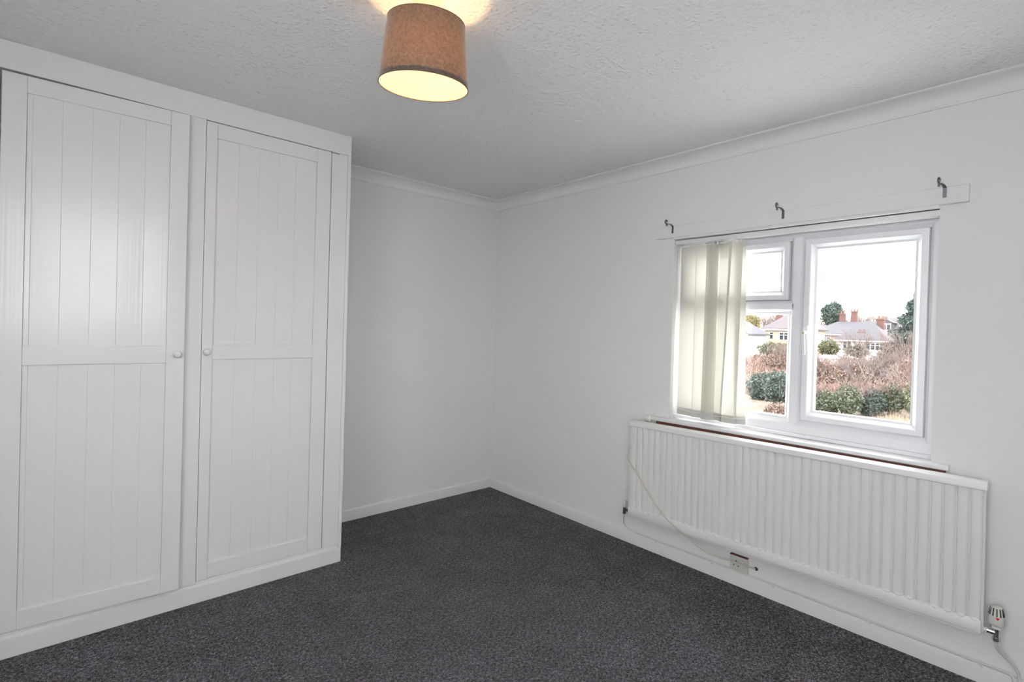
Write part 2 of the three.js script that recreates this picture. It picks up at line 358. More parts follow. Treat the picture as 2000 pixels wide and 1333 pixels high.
// ------------------------------------------------------------------ vertical blind
{
  const o = thing('vertical_blind', [0.03, 0.87, 1.9], 'cream vertical fabric blind drawn to one side of the window with its slats bunched together', 'blind');
  part('headrail', [box(0.012, 0.052, 1.880, 1.9045, WZ0 + 0.001, WZ1 - 0.0006, 0.002), box(0.020, 0.044, 1.8765, 1.8815, WZ0 + 0.01, WZ1 - 0.005, 0.001)], std(L(0.82, 0.82, 0.81), 0.4), o);
  // each slat: top ends and bottom ends in plan (x, z), its bottom height
  const slats = [
    [[0.050, 1.690], [0.030, 1.800], [0.052, 1.690], [0.030, 1.802], 0.862],
    [[0.024, 1.796], [0.050, 1.880], [0.022, 1.800], [0.050, 1.882], 0.860],
    [[0.016, 1.868], [0.060, 1.910], [0.014, 1.862], [0.060, 1.900], 0.859],
    [[0.014, 1.886], [0.060, 1.922], [0.012, 1.878], [0.062, 1.916], 0.859],
    [[0.012, 1.902], [0.062, 1.930], [0.012, 1.892], [0.062, 1.926], 0.858],
    [[0.052, 1.930], [0.018, 2.014], [0.054, 1.918], [0.010, 1.985], 0.861],
    [[0.014, 2.000], [0.054, 2.058], [0.026, 1.975], [0.026, 2.062], 0.858],
    [[0.046, 2.018], [0.058, 2.074], [0.030, 2.050], [0.058, 2.100], 0.858],
  ];
  const yt = 1.866;
  for (const [a, b, c, d, yb] of slats) {
    const grid = (y0, y1, off) => {
      const nu = 6, nv = 14, pos = [], uv = [], idx = [];
      for (let j = 0; j <= nv; j++) for (let i = 0; i <= nu; i++) {
        const u = i / nu, y = y0 + (y1 - y0) * j / nv, t = (yt - y) / (yt - yb);
        const x = (a[0] * (1 - u) + b[0] * u) * (1 - t) + (c[0] * (1 - u) + d[0] * u) * t, z = (a[1] * (1 - u) + b[1] * u) * (1 - t) + (c[1] * (1 - u) + d[1] * u) * t;
        const bow = 0.004 * Math.sin(Math.PI * u) * (1 - 0.5 * t);
        pos.push(x - bow + off, y, z); uv.push(u * 0.089, y);
      }
      for (let j = 0; j < nv; j++) for (let i = 0; i < nu; i++) { const k = j * (nu + 1) + i; idx.push(k, k + 1, k + nu + 1, k + 1, k + nu + 2, k + nu + 1); }
      const g = new THREE.BufferGeometry(); g.setAttribute('position', new THREE.Float32BufferAttribute(pos, 3)); g.setAttribute('uv', new THREE.Float32BufferAttribute(uv, 2)); g.setIndex(idx); g.computeVertexNormals(); return g;
    };
    const s = part('slat', grid(yb + 0.04, yt, 0), M.blind, o);
    const m = mergeGeometries([grid(yb, yb + 0.042, -0.0018), grid(yb, yb + 0.042, 0.0018)]);
    part('weight', m, M.weight, s);
    const cx = (a[0] + b[0]) / 2, cz = (a[1] + b[1]) / 2;
    part('carrier', [box(cx - 0.004, cx + 0.004, 1.860, 1.8775, cz - 0.011, cz + 0.011, 0.001), box(cx - 0.002, cx + 0.002, 1.862, 1.8705, Math.min(a[1], b[1]) + 0.008, Math.max(a[1], b[1]) - 0.008, 0.0008)], M.carrier, s);
  }
  part('spacer_chain', tube([[0.05, 0.897, 1.690], [0.02, 0.888, 1.80], [0.012, 0.892, 1.87], [0.008, 0.886, 1.93], [0.006, 0.890, 1.985], [0.02, 0.888, 2.06], [0.04, 0.892, 2.1]], 0.0014, 60, 5), M.carrier, o);
}

// ------------------------------------------------------------------ radiator
const rad = thing('radiator', [-0.08, 0.205, 2.279], 'long white panel radiator with vertical flutes under the window', 'radiator');
{
  const z0 = 1.467, z1 = 3.094, yb = 0.218, yt = 0.806;
  // fluted front panel
  const n = 40, per = (z1 - z0 - 0.012) / n, prof = [];
  for (let k = 0; k < n; k++) {
    const s = z0 + 0.006 + k * per;
    prof.push([s, -0.0905], [s + per * 0.05, -0.0910], [s + per * 0.15, -0.0985], [s + per * 0.24, -0.1003], [s + per * 0.55, -0.1010], [s + per * 0.80, -0.1000], [s + per * 0.90, -0.0975], [s + per * 0.985, -0.0912]);
  }
  const prof2 = [[z0, -0.0930], ...prof, [z1 - 0.004, -0.093], [z1, -0.091], [z1, -0.078], [z0, -0.078]];
  const g = prism(prof2, (z, x, t) => [x, t ? yt - 0.012 : yb + 0.012, z], 0.45);
  part('front_panel', g, M.radiator, rad);
  part('back_panel', box(-0.074, -0.060, yb + 0.012, yt - 0.012, z0 + 0.01, z1 - 0.01, 0.004), M.radiator, rad);
  const topProf = [[-0.104, 0.7725], [-0.1065, 0.776], [-0.1065, 0.790], [-0.103, 0.799], [-0.094, 0.805], [-0.080, 0.8075], [-0.062, 0.8075], [-0.058, 0.802], [-0.058, 0.7725]];
  part('top_rail', prism(topProf, (x, y, t) => [x, y, t ? z1 + 0.003 : z0 - 0.002], 0.5), M.radiator, rad);
  const botProf = [[-0.098, 0.272], [-0.103, 0.268], [-0.1055, 0.260], [-0.1055, 0.232], [-0.103, 0.224], [-0.095, 0.219], [-0.066, 0.219], [-0.060, 0.224], [-0.060, 0.272]];
  part('bottom_rail', prism(botProf, (x, y, t) => [x, y, t ? z1 - 0.006 : z0 + 0.003], 0.5), M.radiator, rad);
  part('seam', box(-0.094, -0.078, 0.2115, 0.2195, z0 + 0.006, z1 - 0.01, 0.002), M.radiator, rad);
  // dished bottom of each flute
  const bulges = []; for (let k = 0; k < n; k++) { const zc = z0 + 0.006 + (k + 0.55) * per; const b = new THREE.SphereGeometry(1, 10, 6); b.scale(0.0065, 0.010, per * 0.33); bulges.push(b.translate(-0.0985, 0.270, zc)); }
  part('flute_foot', bulges, M.radiator, rad);
  for (const z of [1.72, 2.84]) part('wall_bracket', box(-0.062, -0.0005, 0.26, 0.74, z - 0.015, z + 0.015, 0.002), M.radiator, rad);
  rad.rotation.x = -0.0095;
  // thermostatic valve at the near end
  const vz = 3.129, vx = -0.078, v = sub('thermostatic_valve', [vx, 0.235, vz], rad);
  part('tail', cyl(0.0095, 0.0095, 0.024, [vx, 0.2385, 3.098], 'z', 18), M.plastic, v);
  part('valve_body', [cyl(0.0115, 0.0115, 0.022, [vx, 0.2385, 3.115], 'z', 6), cyl(0.0095, 0.0095, 0.05, [vx, 0.232, vz], 'y', 20), cyl(0.012, 0.012, 0.013, [vx, 0.215, vz], 'y', 6)], M.chrome, v);
  part('collar', cyl(0.0145, 0.0150, 0.011, [vx, 0.2615, vz], 'y', 24), M.plastic, v);
  part('head', lathe([[0.0001, 0], [0.0175, 0], [0.0215, 0.004], [0.0225, 0.014], [0.0222, 0.034], [0.0205, 0.046], [0.0180, 0.064], [0.0160, 0.070], [0.011, 0.0735], [0.0001, 0.0745]], [vx, 0.267, vz], 36), M.creamPlastic, v);
  for (let k = 0; k < 12; k++) {
    const a = k / 12 * Math.PI * 2 + 0.13, s = box(-0.0018, 0.0018, -0.0145, 0.0145, -0.0011, 0.0016, 0.0008);
    s.rotateX(-0.20); s.translate(0, 0, 0.0192); s.rotateY(a); s.translate(vx, 0.3205, vz); part('grip_slot', s, M.greyPlastic, v);
  }
  const tri = new THREE.ExtrudeGeometry(new THREE.Shape([new THREE.Vector2(-0.006, 0.0045), new THREE.Vector2(0, -0.0055), new THREE.Vector2(0.006, 0.0045)]), { depth: 0.0018, bevelEnabled: false });
  tri.translate(0, 0, 0.0217); tri.rotateY(-1.35); tri.translate(vx, 0.2985, vz);
  tag(part('marker', tri, M.red, v), 'red triangle pointer');
  // lockshield valve at the far end
  const lz = 1.424, l = sub('lockshield_valve', [vx, 0.235, lz], rad);
  part('valve_body', [cyl(0.008, 0.008, 0.034, [vx, 0.2385, 1.452], 'z', 16), cyl(0.0105, 0.0105, 0.011, [vx, 0.2385, 1.446], 'z', 6), cyl(0.0085, 0.0085, 0.036, [vx, 0.2325, lz], 'y', 16), cyl(0.011, 0.011, 0.012, [vx, 0.217, lz], 'y', 6)], M.dullMetal, l);
  part('cap', lathe([[0.0001, 0.044], [0.0075, 0.043], [0.0085, 0.040], [0.0095, 0], [0.0001, 0]], [vx, 0.2505, lz], 20), M.creamPlastic, l);
}
{ // small-bore pipe along the skirting
  const o = thing('heating_pipe', [-0.012, 0.0735, 2.3], 'thin white painted heating pipe clipped along the top of the skirting under the radiator', 'pipe');
  part('pipe', [tube([[-0.078, 0.206, 1.424], [-0.066, 0.165, 1.412], [-0.040, 0.122, 1.398], [-0.024, 0.098, 1.408], [-0.011, 0.084, 1.44], [-0.008, 0.0785, 1.50], [-0.008, 0.0785, 1.62], [-0.008, 0.0785, 2.3], [-0.008, 0.0785, 2.9], [-0.008, 0.0785, 3.14], [-0.010, 0.0785, 3.165], [-0.018, 0.074, 3.175], [-0.020, 0.05, 3.178], [-0.020, 0.0, 3.178]], 0.0048, 260, 8)], M.pipePaint, o);
  for (const z of [1.613, 1.972, 2.30, 2.709, 3.086]) {
    const c = new THREE.TorusGeometry(0.0055, 0.0016, 6, 14, Math.PI * 1.2).rotateY(Math.PI).rotateZ(-0.6).translate(-0.008, 0.0785, z);
    part('pipe_clip', [c, box(-0.0165, -0.0125, 0.064, 0.0775, z - 0.0045, z + 0.0045, 0.001)], M.pipePaint, o);
  }
}
{
  const o = thing('heating_pipe', [-0.05, 0, 3.16], 'short bent white pipe dropping from the thermostatic valve to the floor', 'pipe');
  part('pipe', tube([[-0.078, 0.215, 3.129], [-0.070, 0.185, 3.132], [-0.045, 0.155, 3.150], [-0.028, 0.125, 3.175], [-0.022, 0.095, 3.190], [-0.021, 0.05, 3.193], [-0.021, 0, 3.193]], 0.0052, 70, 8), M.pipePaint, o);
}
{ // socket, aerial lead
  const o = thing('wall_socket', [0, 0.12, 2.121], 'cream single plug socket low on the wall, half hidden by the radiator and lead', 'socket');
  part('face_plate', box(-0.0125, -0.0005, 0.0775, 0.1605, 2.072, 2.169, 0.004), std(L(0.62, 0.61, 0.56), 0.4), o);  // plate colour toned down for the shade under the radiator
  part('brown_strip', box(-0.020, -0.0007, 0.1607, 0.1645, 2.074, 2.168, 0.001), M.redBrown, o);  // thin brown strip along the top of the plate
  for (const [y, z, h, w] of [[0.131, 2.106, 0.008, 0.0045], [0.1075, 2.094, 0.0045, 0.0075], [0.1065, 2.118, 0.0045, 0.0075]]) part('pin_slot', box(-0.0130, -0.0118, y - h / 2, y + h / 2, z - w / 2, z + w / 2), M.dark, o);
  part('switch', box(-0.0155, -0.012, 0.128, 0.146, 2.133, 2.144, 0.0015), M.plastic, o);
  part('switch_marker', box(-0.0159, -0.0150, 0.1405, 0.1440, 2.1345, 2.1425, 0.0004), M.red, o);
  for (const z of [2.083, 2.158]) part('screw', cyl(0.003, 0.003, 0.0012, [-0.0128, 0.119, z], 'x', 12), M.dullMetal, o);
  const c = thing('aerial_lead', [-0.1, 0.1, 1.8], 'thin cream lead hanging across the radiator front to a hole in the wall', 'cable');
  part('lead', tube([[-0.03, 0.79, 1.455], [-0.045, 0.74, 1.452], [-0.075, 0.67, 1.457], [-0.104, 0.585, 1.461], [-0.1135, 0.555, 1.470], [-0.1125, 0.505, 1.514], [-0.112, 0.42, 1.587], [-0.1115, 0.336, 1.664], [-0.1125, 0.275, 1.738], [-0.1125, 0.224, 1.833], [-0.106, 0.185, 1.905], [-0.09, 0.153, 1.978], [-0.06, 0.141, 2.079], [-0.035, 0.132, 2.150], [-0.014, 0.124, 2.192], [-0.0045, 0.122, 2.206]], 0.0037, 160, 8), M.cable, c);
  part('hole_ring', new THREE.TorusGeometry(0.0086, 0.0012, 6, 20).rotateY(Math.PI / 2).translate(-0.0014, 0.122, 2.207), M.redBrown, c);
}

// ------------------------------------------------------------------ built-in wardrobe
{
  const zf = 0.549, o = thing('built_in_wardrobe', [-2.72, 0, 0.28], 'white gloss painted built-in wardrobe with boarded panel doors reaching the ceiling', 'wardrobe');
  const R = 0.0018;
  part('frieze', box(XL, -1.5415, 2.291, H, zf - 0.03, zf + 0.003, R), M.gloss, o);
  part('side_panel', box(-1.5565, -1.5425, 0.0, H - 0.0005, 0.0005, zf - 0.006), M.gloss, o);
  part('corner_trim', box(-1.5605, -1.5415, 0.0785, 2.291, zf - 0.02, zf + 0.0035, R), M.gloss, o);
  part('stile', box(-1.6495, -1.5605, 0.0995, 2.291, zf - 0.03, zf, R), M.gloss, o);
  part('mullion', box(-2.336, -2.2535, 0.0915, 2.291, zf - 0.03, zf + 0.001, R), M.gloss, o);
  part('stile', box(-3.03, -2.9415, 0.0785, 2.291, zf - 0.03, zf, R), M.gloss, o);
  part('bottom_rail', prism([[0.0785, zf - 0.03], [0.0785, zf + 0.0005], [0.0815, zf + 0.0005], [0.086, zf - 0.005], [0.0945, zf - 0.0055], [0.0985, zf - 0.008], [0.0985, zf - 0.03]].reverse(), (y, z, t) => [t ? -1.5605 : XL, y, z], 0.3), M.gloss, o);
  part('plinth', box(XL, -1.5435, 0.0005, 0.0785, zf - 0.02, zf + 0.0045, R), M.gloss, o);
  for (const [a, b] of [[-2.95, -2.30], [-2.27, -1.64]]) for (const [c, d] of [[2.262, 2.292], [0.08, 0.118]]) part('door_stop', box(a, b, c, d, zf - 0.05, zf - 0.0275), M.gloss, o);
  part('door_stop', box(-2.275, -2.236, 0.09, 2.291, zf - 0.05, zf - 0.0325), M.gloss, o);
  part('door_stop', box(-2.962, -2.922, 0.09, 2.291, zf - 0.05, zf - 0.0325), M.gloss, o);
  part('door_stop', box(-1.668, -1.640, 0.09, 2.291, zf - 0.05, zf - 0.0275), M.gloss, o);
  part('carcass_top', box(XL + 0.001, -1.557, 2.36, 2.3985, 0.001, zf - 0.031), M.cavity, o);
  // a door: x from hinge, boards between stiles and rails, thing > door > piece
  function door({ x0, z, w, y0, y1, left, right, rails, grooves, turn, mirror, knob, tilts }) {
    const d = sub('door', [x0, y0, z], o), T = 0.022, X = (s) => x0 + s;
    part('stile', box(X(0), X(left), y0, y1, z - T, z, R), M.gloss, d);
    part('stile', box(X(right), X(w), y0, y1, z - T, z, R), M.gloss, d);
    for (const [a, b] of rails) part('rail', box(X(left), X(right), a, b, z - T, z - 0.0003, R), M.gloss, d);
    for (let r = 0; r + 1 < rails.length; r++) for (let k = 0; k + 1 < grooves.length; k++) {
      const a = X(grooves[k]) , b = X(grooves[k + 1]), c = 0.0011, zb = z - 0.0085, lo = rails[r][1] - 0.004, hi = rails[r + 1][0] + 0.004;
      const q = [[a, zb - 0.006], [a, zb - c], [a + c * 0.9, zb], [b - c * 0.9, zb], [b, zb - c], [b, zb - 0.006]];
      const g = prism(q.reverse(), (x, zz, t) => {
        const [tx, ty] = tilts?.[k] ?? [0, 0];
        return [x, t ? hi : lo, zz + (r ? ((x - (a + b) / 2) * tx + (t ? 1 : -1) * ty) : 0)];
      }, 0.2);
      part('board', g, M.gloss, d);
    }
    part('backing', box(X(left) - 0.02, X(right) + 0.02, y0 + 0.03, y1 - 0.03, z - T - 0.006, z - T), M.gloss, d);
    const [kx, ky] = knob;
    part('knob', lathe([[0.0001, 0.034], [0.008, 0.0335], [0.0135, 0.030], [0.0158, 0.0245], [0.0150, 0.019], [0.011, 0.0135], [0.0085, 0.009], [0.009, 0.004], [0.0125, 0.0005], [0.0125, -0.001]], [X(kx), ky, z], 28, 'z'), M.gloss, d);
    d.rotation.y = turn;
    return d;
  }
  door({ x0: -2.936, z: zf + 0.002, w: 0.611, y0: 0.104, y1: 2.282, left: 0.071, right: 0.541, rails: [[0.104, 0.180], [1.149, 1.226], [2.2165, 2.282]],
    grooves: [0.071, 0.088, 0.177, 0.271, 0.360, 0.451, 0.541], turn: -0.046, knob: [0.583, 1.189], tilts: [[0, 0], [0.02, 0.001], [-0.015, 0.002], [0.012, 0.0015], [-0.01, 0.002], [0.02, 0.001]] });
  door({ x0: -2.2515, z: zf - 0.004, w: 0.5995, y0: 0.1005, y1: 2.2888, left: 0.0455, right: 0.5235, rails: [[0.1005, 0.178], [1.158, 1.230], [2.217, 2.2888]],
    grooves: [0.0455, 0.0515, 0.1435, 0.2375, 0.3275, 0.4155, 0.5235], turn: 0, knob: [0.0175, 1.196], tilts: [[0, 0], [0.01, 0], [-0.012, 0.001], [0.008, 0], [0.01, 0], [-0.006, 0]] });
  door({ x0: -3.66, z: zf, w: 0.626, y0: 0.1005, y1: 2.283, left: 0.05, right: 0.55, rails: [[0.1005, 0.178], [1.158, 1.230], [2.217, 2.283]],
    grooves: [0.05, 0.15, 0.25, 0.35, 0.45, 0.55], turn: 0, knob: [0.04, 1.19] });
  part('stile', box(XL, -3.663, 0.0785, 2.291, zf - 0.03, zf, R), M.gloss, o);
  tag(part('hinge_slot', box(-1.653, -1.609, 2.2845, 2.2875, zf - 0.004, zf + 0.0006), M.dark, o), 'small dark slot over the hinge');
}

// ------------------------------------------------------------------ pendant lamp
{
  const [bx, by, bz] = BULB, o = thing('pendant_lamp', [-1.8942, 2.3999, 1.8938], 'lit ceiling lamp with a tapered brown linen drum shade', 'ceiling lamp');
  part('ceiling_rose', lathe([[0.0001, -0.022], [0.016, -0.022], [0.034, -0.014], [0.042, -0.004], [0.042, 0]], [bx, 2.3998, bz], 32), M.plastic, o);
  part('flex', cyl(0.0035, 0.0035, 0.11, [bx, 2.325, bz], 'y', 10), M.plastic, o);
  part('lamp_holder', lathe([[0.0001, 0.045], [0.009, 0.045], [0.014, 0.036], [0.0155, 0.0], [0.0215, 0.0], [0.0215, -0.006], [0.014, -0.008], [0.0135, -0.03], [0.0001, -0.03]], [bx, 2.262, bz], 24), M.plastic, o);
  const bulb = part('bulb', lathe([[0.0001, -0.024], [0.010, -0.0225], [0.018, -0.016], [0.0225, -0.005], [0.0225, 0.005], [0.018, 0.017], [0.0125, 0.028], [0.0115, 0.034]], [bx, by, bz], 28), M.bulb, o);
  // shade: outer linen, white lining, wire rings; hangs a little askew
  const ax = V(-0.0482, 1, 0.1102).normalize(), q = new THREE.Quaternion().setFromUnitVectors(V(0, 1, 0), ax), topC = V(-1.8942, 2.3221, 1.8938);
  const place = (g) => g.applyQuaternion(q).translate(topC.x, topC.y, topC.z);
  const hgt = 0.1949, rt = 0.1227, rb = 0.1438;
  const skin = (r0, r1, y0, y1, seg = 96) => {
    const g = new THREE.CylinderGeometry(r1, r0, y1 - y0, seg, 6, true).translate(0, (y0 + y1) / 2, 0); const u = g.attributes.uv;
    for (let i = 0; i < u.count; i++) u.setXY(i, u.getX(i) * 0.85, u.getY(i) * (y1 - y0)); return g;
  };
  const at = (y) => rt + (rb - rt) * -y / hgt;
  const shade = part('shade', place(skin(rb, rt, -hgt, 0)), M.shade, o);
  part('lining', place(skin(rb - 0.0016, rt - 0.0016, -hgt + 0.001, -0.001)), M.lining, shade);
  part('rim', [place(new THREE.TorusGeometry(rb - 0.0006, 0.0016, 8, 96).rotateX(Math.PI / 2).translate(0, -hgt, 0)), place(new THREE.TorusGeometry(rt - 0.0006, 0.0016, 8, 96).rotateX(Math.PI / 2))], M.hem, shade);
  part('hem_band', place(skin(at(-hgt + 0.001) - 0.0008, at(-hgt + 0.014) - 0.0008, -hgt + 0.001, -hgt + 0.014)), M.hem, shade);
  const spokes = [new THREE.TorusGeometry(0.021, 0.0016, 8, 30).rotateX(Math.PI / 2).translate(0, -0.045, 0)];
  for (let k = 0; k < 3; k++) {
    const a = k / 3 * Math.PI * 2 - 0.15, c = Math.cos(a), s = Math.sin(a);
    spokes.push(tube([[c * 0.021, -0.045, s * 0.021], [c * 0.05, -0.038, s * 0.05], [c * 0.1, -0.012, s * 0.1], [c * (rt - 0.002), -0.001, s * (rt - 0.002)]], 0.0015, 14, 6));
  }
  part('spider_ring', place(join(spokes)), M.dullMetal, shade);
}

// ------------------------------------------------------------------ the place outside: rough ground, scrub, houses, trees
const groundY = (x, z) => x < 24 ? -2.62 : x < 120 ? -2.62 + (x - 24) * 0.018 : -0.89 + (x - 120) * 0.07;
{
  const xs = [-60, -40, -20, -8, 0.6, 6, 12, 18, 21, 23, 25, 27, 30, 34, 40, 48, 58, 70, 85, 100, 120, 150, 190, 240, 320], zs = []; for (let z = -200; z <= 120; z += (z > -30 && z < 8) ? 1 : 10) zs.push(z);
  const pos = [], idx = [];
  for (const x of xs) for (const z of zs) pos.push(x, (x < 0.5 ? -0.25 : 0) + groundY(x, z) + (x > 20 && x < 110 ? 0.25 * noise.noise(x * 0.35, 2.5, z * 0.35) : 0) - (x < 0.5 ? 0.1 : 0), z);
  const nz = zs.length;
  for (let i = 0; i + 1 < xs.length; i++) for (let j = 0; j + 1 < nz; j++) { const k = i * nz + j; idx.push(k, k + 1, k + nz, k + 1, k + nz + 1, k + nz); }
  const g = new THREE.BufferGeometry(); g.setAttribute('position', new THREE.Float32BufferAttribute(pos, 3)); g.setIndex(idx); g.computeVertexNormals();
  const straw = dataTexture(512, 3, (u, v) => { const s = 1 + 0.5 * tileNoise(u, v, 60, 5.1) + 0.5 * tileNoise(u, v, 8, 2.1) + (rnd() - 0.5) * 0.4; return [clamp(104 * s), clamp(91 * s), clamp(76 * s)]; }, true);
  struct('ground', boxUV(g), std(L(1, 1, 1), 1, { map: straw }));
}
// pale concrete, mostly unseen, placed to bounce daylight indoors; its far edge shows low in the fixed pane
struct('bounce_yard', [box(-40, -4.2, -2.75, -2.6, -30, 45), box(-4.2, 0.4, -2.75, -2.6, 4.4, 45), box(0.4, 19.5, -2.75, -2.6, -14, 45), box(0.4, 21.4, -2.75, -2.598, -40, -7.2)], std(L(0.72, 0.715, 0.70), 0.9));

const leafMat = (r, g, b) => phys(L(r, g, b), 0.8, { transmission: 0.2, thickness: 0, vertexColors: true });
function blades(n, place, size, aspect = 0.55, up = 0.3) {          // small leaves, each two triangles
  const pos = [], col = [];
  for (let i = 0; i < n; i++) {
    const c = place(i); if (!c) continue;
    const s = size * rr(0.6, 1.3), d = V(rr(-1, 1), rr(-1, 1) + up, rr(-1, 1)).normalize(), e = V(rr(-1, 1), rr(-1, 1), rr(-1, 1)).cross(d).normalize();
    const a = d.multiplyScalar(s), b = e.multiplyScalar(s * aspect), k = rr(0.65, 1.35);
    const P = [V(-a.x, -a.y, -a.z), b.clone(), a.clone(), b.clone().negate()].map((p) => p.add(c));
    for (const t of [0, 1, 2, 0, 2, 3]) { pos.push(P[t].x, P[t].y, P[t].z); col.push(k * rr(0.94, 1.06), k, k * rr(0.9, 1.05)); }
  }
  const g = new THREE.BufferGeometry(); g.setAttribute('position', new THREE.Float32BufferAttribute(pos, 3)); g.setAttribute('color', new THREE.Float32BufferAttribute(col, 3)); g.computeVertexNormals(); return g;
}
const lumpy = (cx, cy, cz, rx, ry, rz, k) => () => {
  let d; do { d = V(rr(-1, 1), rr(-1, 1), rr(-1, 1)); } while (d.lengthSq() > 1 || d.lengthSq() < 0.02);
  d.normalize(); const lump = 0.82 + 0.34 * noise.noise(d.x * 2.3 + k, d.y * 2.3, d.z * 2.3) + 0.16 * noise.noise(d.x * 6, d.y * 6 + k, d.z * 6), s = Math.cbrt(rr(0.25, 1)) * lump;
  return V(cx + d.x * rx * s, cy + d.y * ry * s, cz + d.z * rz * s);
};
function twig(out, p, dir, len, r, depth, spread) {                 // a bare branch that forks
  const q = p.clone().addScaledVector(dir, len), m = p.clone().lerp(q, 0.5).add(V(rr(-1, 1), rr(-0.5, 1), rr(-1, 1)).multiplyScalar(len * 0.07));
  const g = new THREE.TubeGeometry(new THREE.QuadraticBezierCurve3(p, m, q), 2, r, 3, false); out.push(g);
  if (depth > 0) { const n = depth > 2 ? 3 : 2 + (rnd() > 0.5 ? 1 : 0); for (let i = 0; i < n; i++) twig(out, p.clone().lerp(q, rr(0.55, 1)), dir.clone().add(V(rr(-1, 1), rr(-0.5, 0.8), rr(-1, 1)).multiplyScalar(spread)).normalize(), len * rr(0.6, 0.85), r * 0.62, depth - 1, spread); }
}
const barkMat = std(L(0.11, 0.088, 0.075), 0.9), twigMat = std(L(0.16, 0.115, 0.098), 0.9), greyTwig = std(L(0.14, 0.115, 0.112), 0.9);
function shrub(name, label, category, [x, y, z], [rx, ry, rz], colour, n, size, twigs = 0, group) {
  const gy = Math.min(groundY(x, z), y - ry * 0.5), o = thing(name, [x, gy, z], label, category, group);
  part('foliage', blades(n, lumpy(x, y, z, rx, ry, rz, x * 1.7 + z), size), leafMat(...colour), o);
  const st = [], h = Math.max(0.3, y - gy);
  for (let i = 0; i < 4 + twigs; i++) twig(st, V(x + rr(-0.2, 0.2) * rx, gy, z + rr(-0.2, 0.2) * rz), V(rr(-0.5, 0.5), 1, rr(-0.5, 0.5)).normalize(), h * 0.9 + ry * 0.3, 0.03, twigs ? 3 : 1, 0.55);
  part('stem', st, twigs ? twigMat : barkMat, o);
  return o;
}
const IVY = [0.095, 0.112, 0.066], DARK = [0.055, 0.075, 0.058], BRAMBLE = [0.18, 0.125, 0.095], OLIVE = [0.14, 0.145, 0.085];  // leaf colours raised to carry the washed-out haze
const ivy = 'ivy clad bushes at the foot of the scrub';
shrub('ivy_bush', 'dark green ivy bush seen low in the casement, at its handle side', 'bush', [27, -2.1, -5.6], [0.8, 0.75, 0.8], IVY, 2600, 0.085, 2);
shrub('ivy_bush', 'green ivy bush low in the casement, second from the handle side', 'bush', [27, -1.8, -4.55], [0.8, 0.85, 0.72], IVY, 2600, 0.085, 2);
shrub('ivy_bush', 'dark green ivy bush in front of the bare tree trunk', 'bush', [28, -2.0, -3.8], [0.8, 0.85, 0.7], DARK, 2600, 0.085, 2);
shrub('ivy_bush', 'green ivy bush low in the casement, between the bare tree and the dry grass', 'bush', [29, -1.75, -3.1], [0.8, 0.85, 0.68], IVY, 2600, 0.085, 2);
shrub('ivy_bush', 'olive green bush low in the casement at its hinge side behind dry grass', 'bush', [28.4, -1.55, -2.0], [0.8, 0.95, 0.66], OLIVE, 2600, 0.085, 3);
shrub('evergreen_hedge', 'dark evergreen bush low in the fixed pane beside the mullion', 'bush', [26, -1.45, -7.5], [0.9, 1.05, 0.8], DARK, 3600, 0.085);
shrub('evergreen_hedge', 'grey green bush low in the fixed pane next to the blind', 'bush', [28.5, -1.75, -9.4], [0.9, 0.95, 0.9], [0.055, 0.078, 0.062], 3000, 0.085);
shrub('bracken_mound', 'low mound of brown dead bracken on the grass under the fixed pane', 'bush', [22.5, -2.35, -6.15], [0.8, 0.62, 0.72], [0.15, 0.095, 0.072], 2400, 0.05);
[[38, -1.5, -8.9, 1.3, 1.15], [40, -1.5, -7.6, 1.3, 1.2], [42, -1.3, -6.5, 1.4, 1.3], [40, -1.1, -4.5, 1.3, 1.3]].forEach(([x, y, z, a, b], i) => shrub('bramble_bush', ['reddish brown bramble clump above the ivy at the handle side of the casement', 'brown bramble clump in the middle distance behind the second ivy bush', 'brown bramble clump in the middle distance behind the bare tree', 'brown bramble clump in the middle distance at the hinge side of the casement'][i], 'bush', [x, y, z], [a, b, a], BRAMBLE, 1800, 0.08, 8));
shrub('bramble_bush', 'brown bramble clump in the fixed pane between green hedge and evergreens', 'bush', [45, -0.95, -14.7], [1.3, 0.8, 1.7], BRAMBLE, 2000, 0.085, 6);
shrub('field_hedge', 'olive green hedge under the cream house', 'hedge', [58, -0.25, -19.8], [1.2, 0.95, 2.2], OLIVE, 3000, 0.13);
shrub('yellow_shrub', 'yellowish green shrub at the handle side of the white house', 'bush', [66, 0.0, -17.0], [1.1, 1.1, 1.3], [0.11, 0.115, 0.05], 2200, 0.12);
shrub('green_shrub', 'dull green shrub in front of the white house wall', 'bush', [64, -0.2, -13.6], [1.0, 0.85, 1.5], [0.15, 0.135, 0.09], 1300, 0.10, 9);
shrub('bramble_bush', 'grey brown bramble clump under the tall conifer', 'bush', [56, -0.1, -8.2], [1.4, 1.0, 2.0], [0.10, 0.080, 0.07], 2200, 0.1, 9);
shrub('yellow_tree', 'pale yellow leaved tree behind the white gable next to the blind', 'tree', [82, 3.1, -33.2], [1.6, 1.9, 1.8], [0.20, 0.165, 0.055], 2600, 0.14, 4);

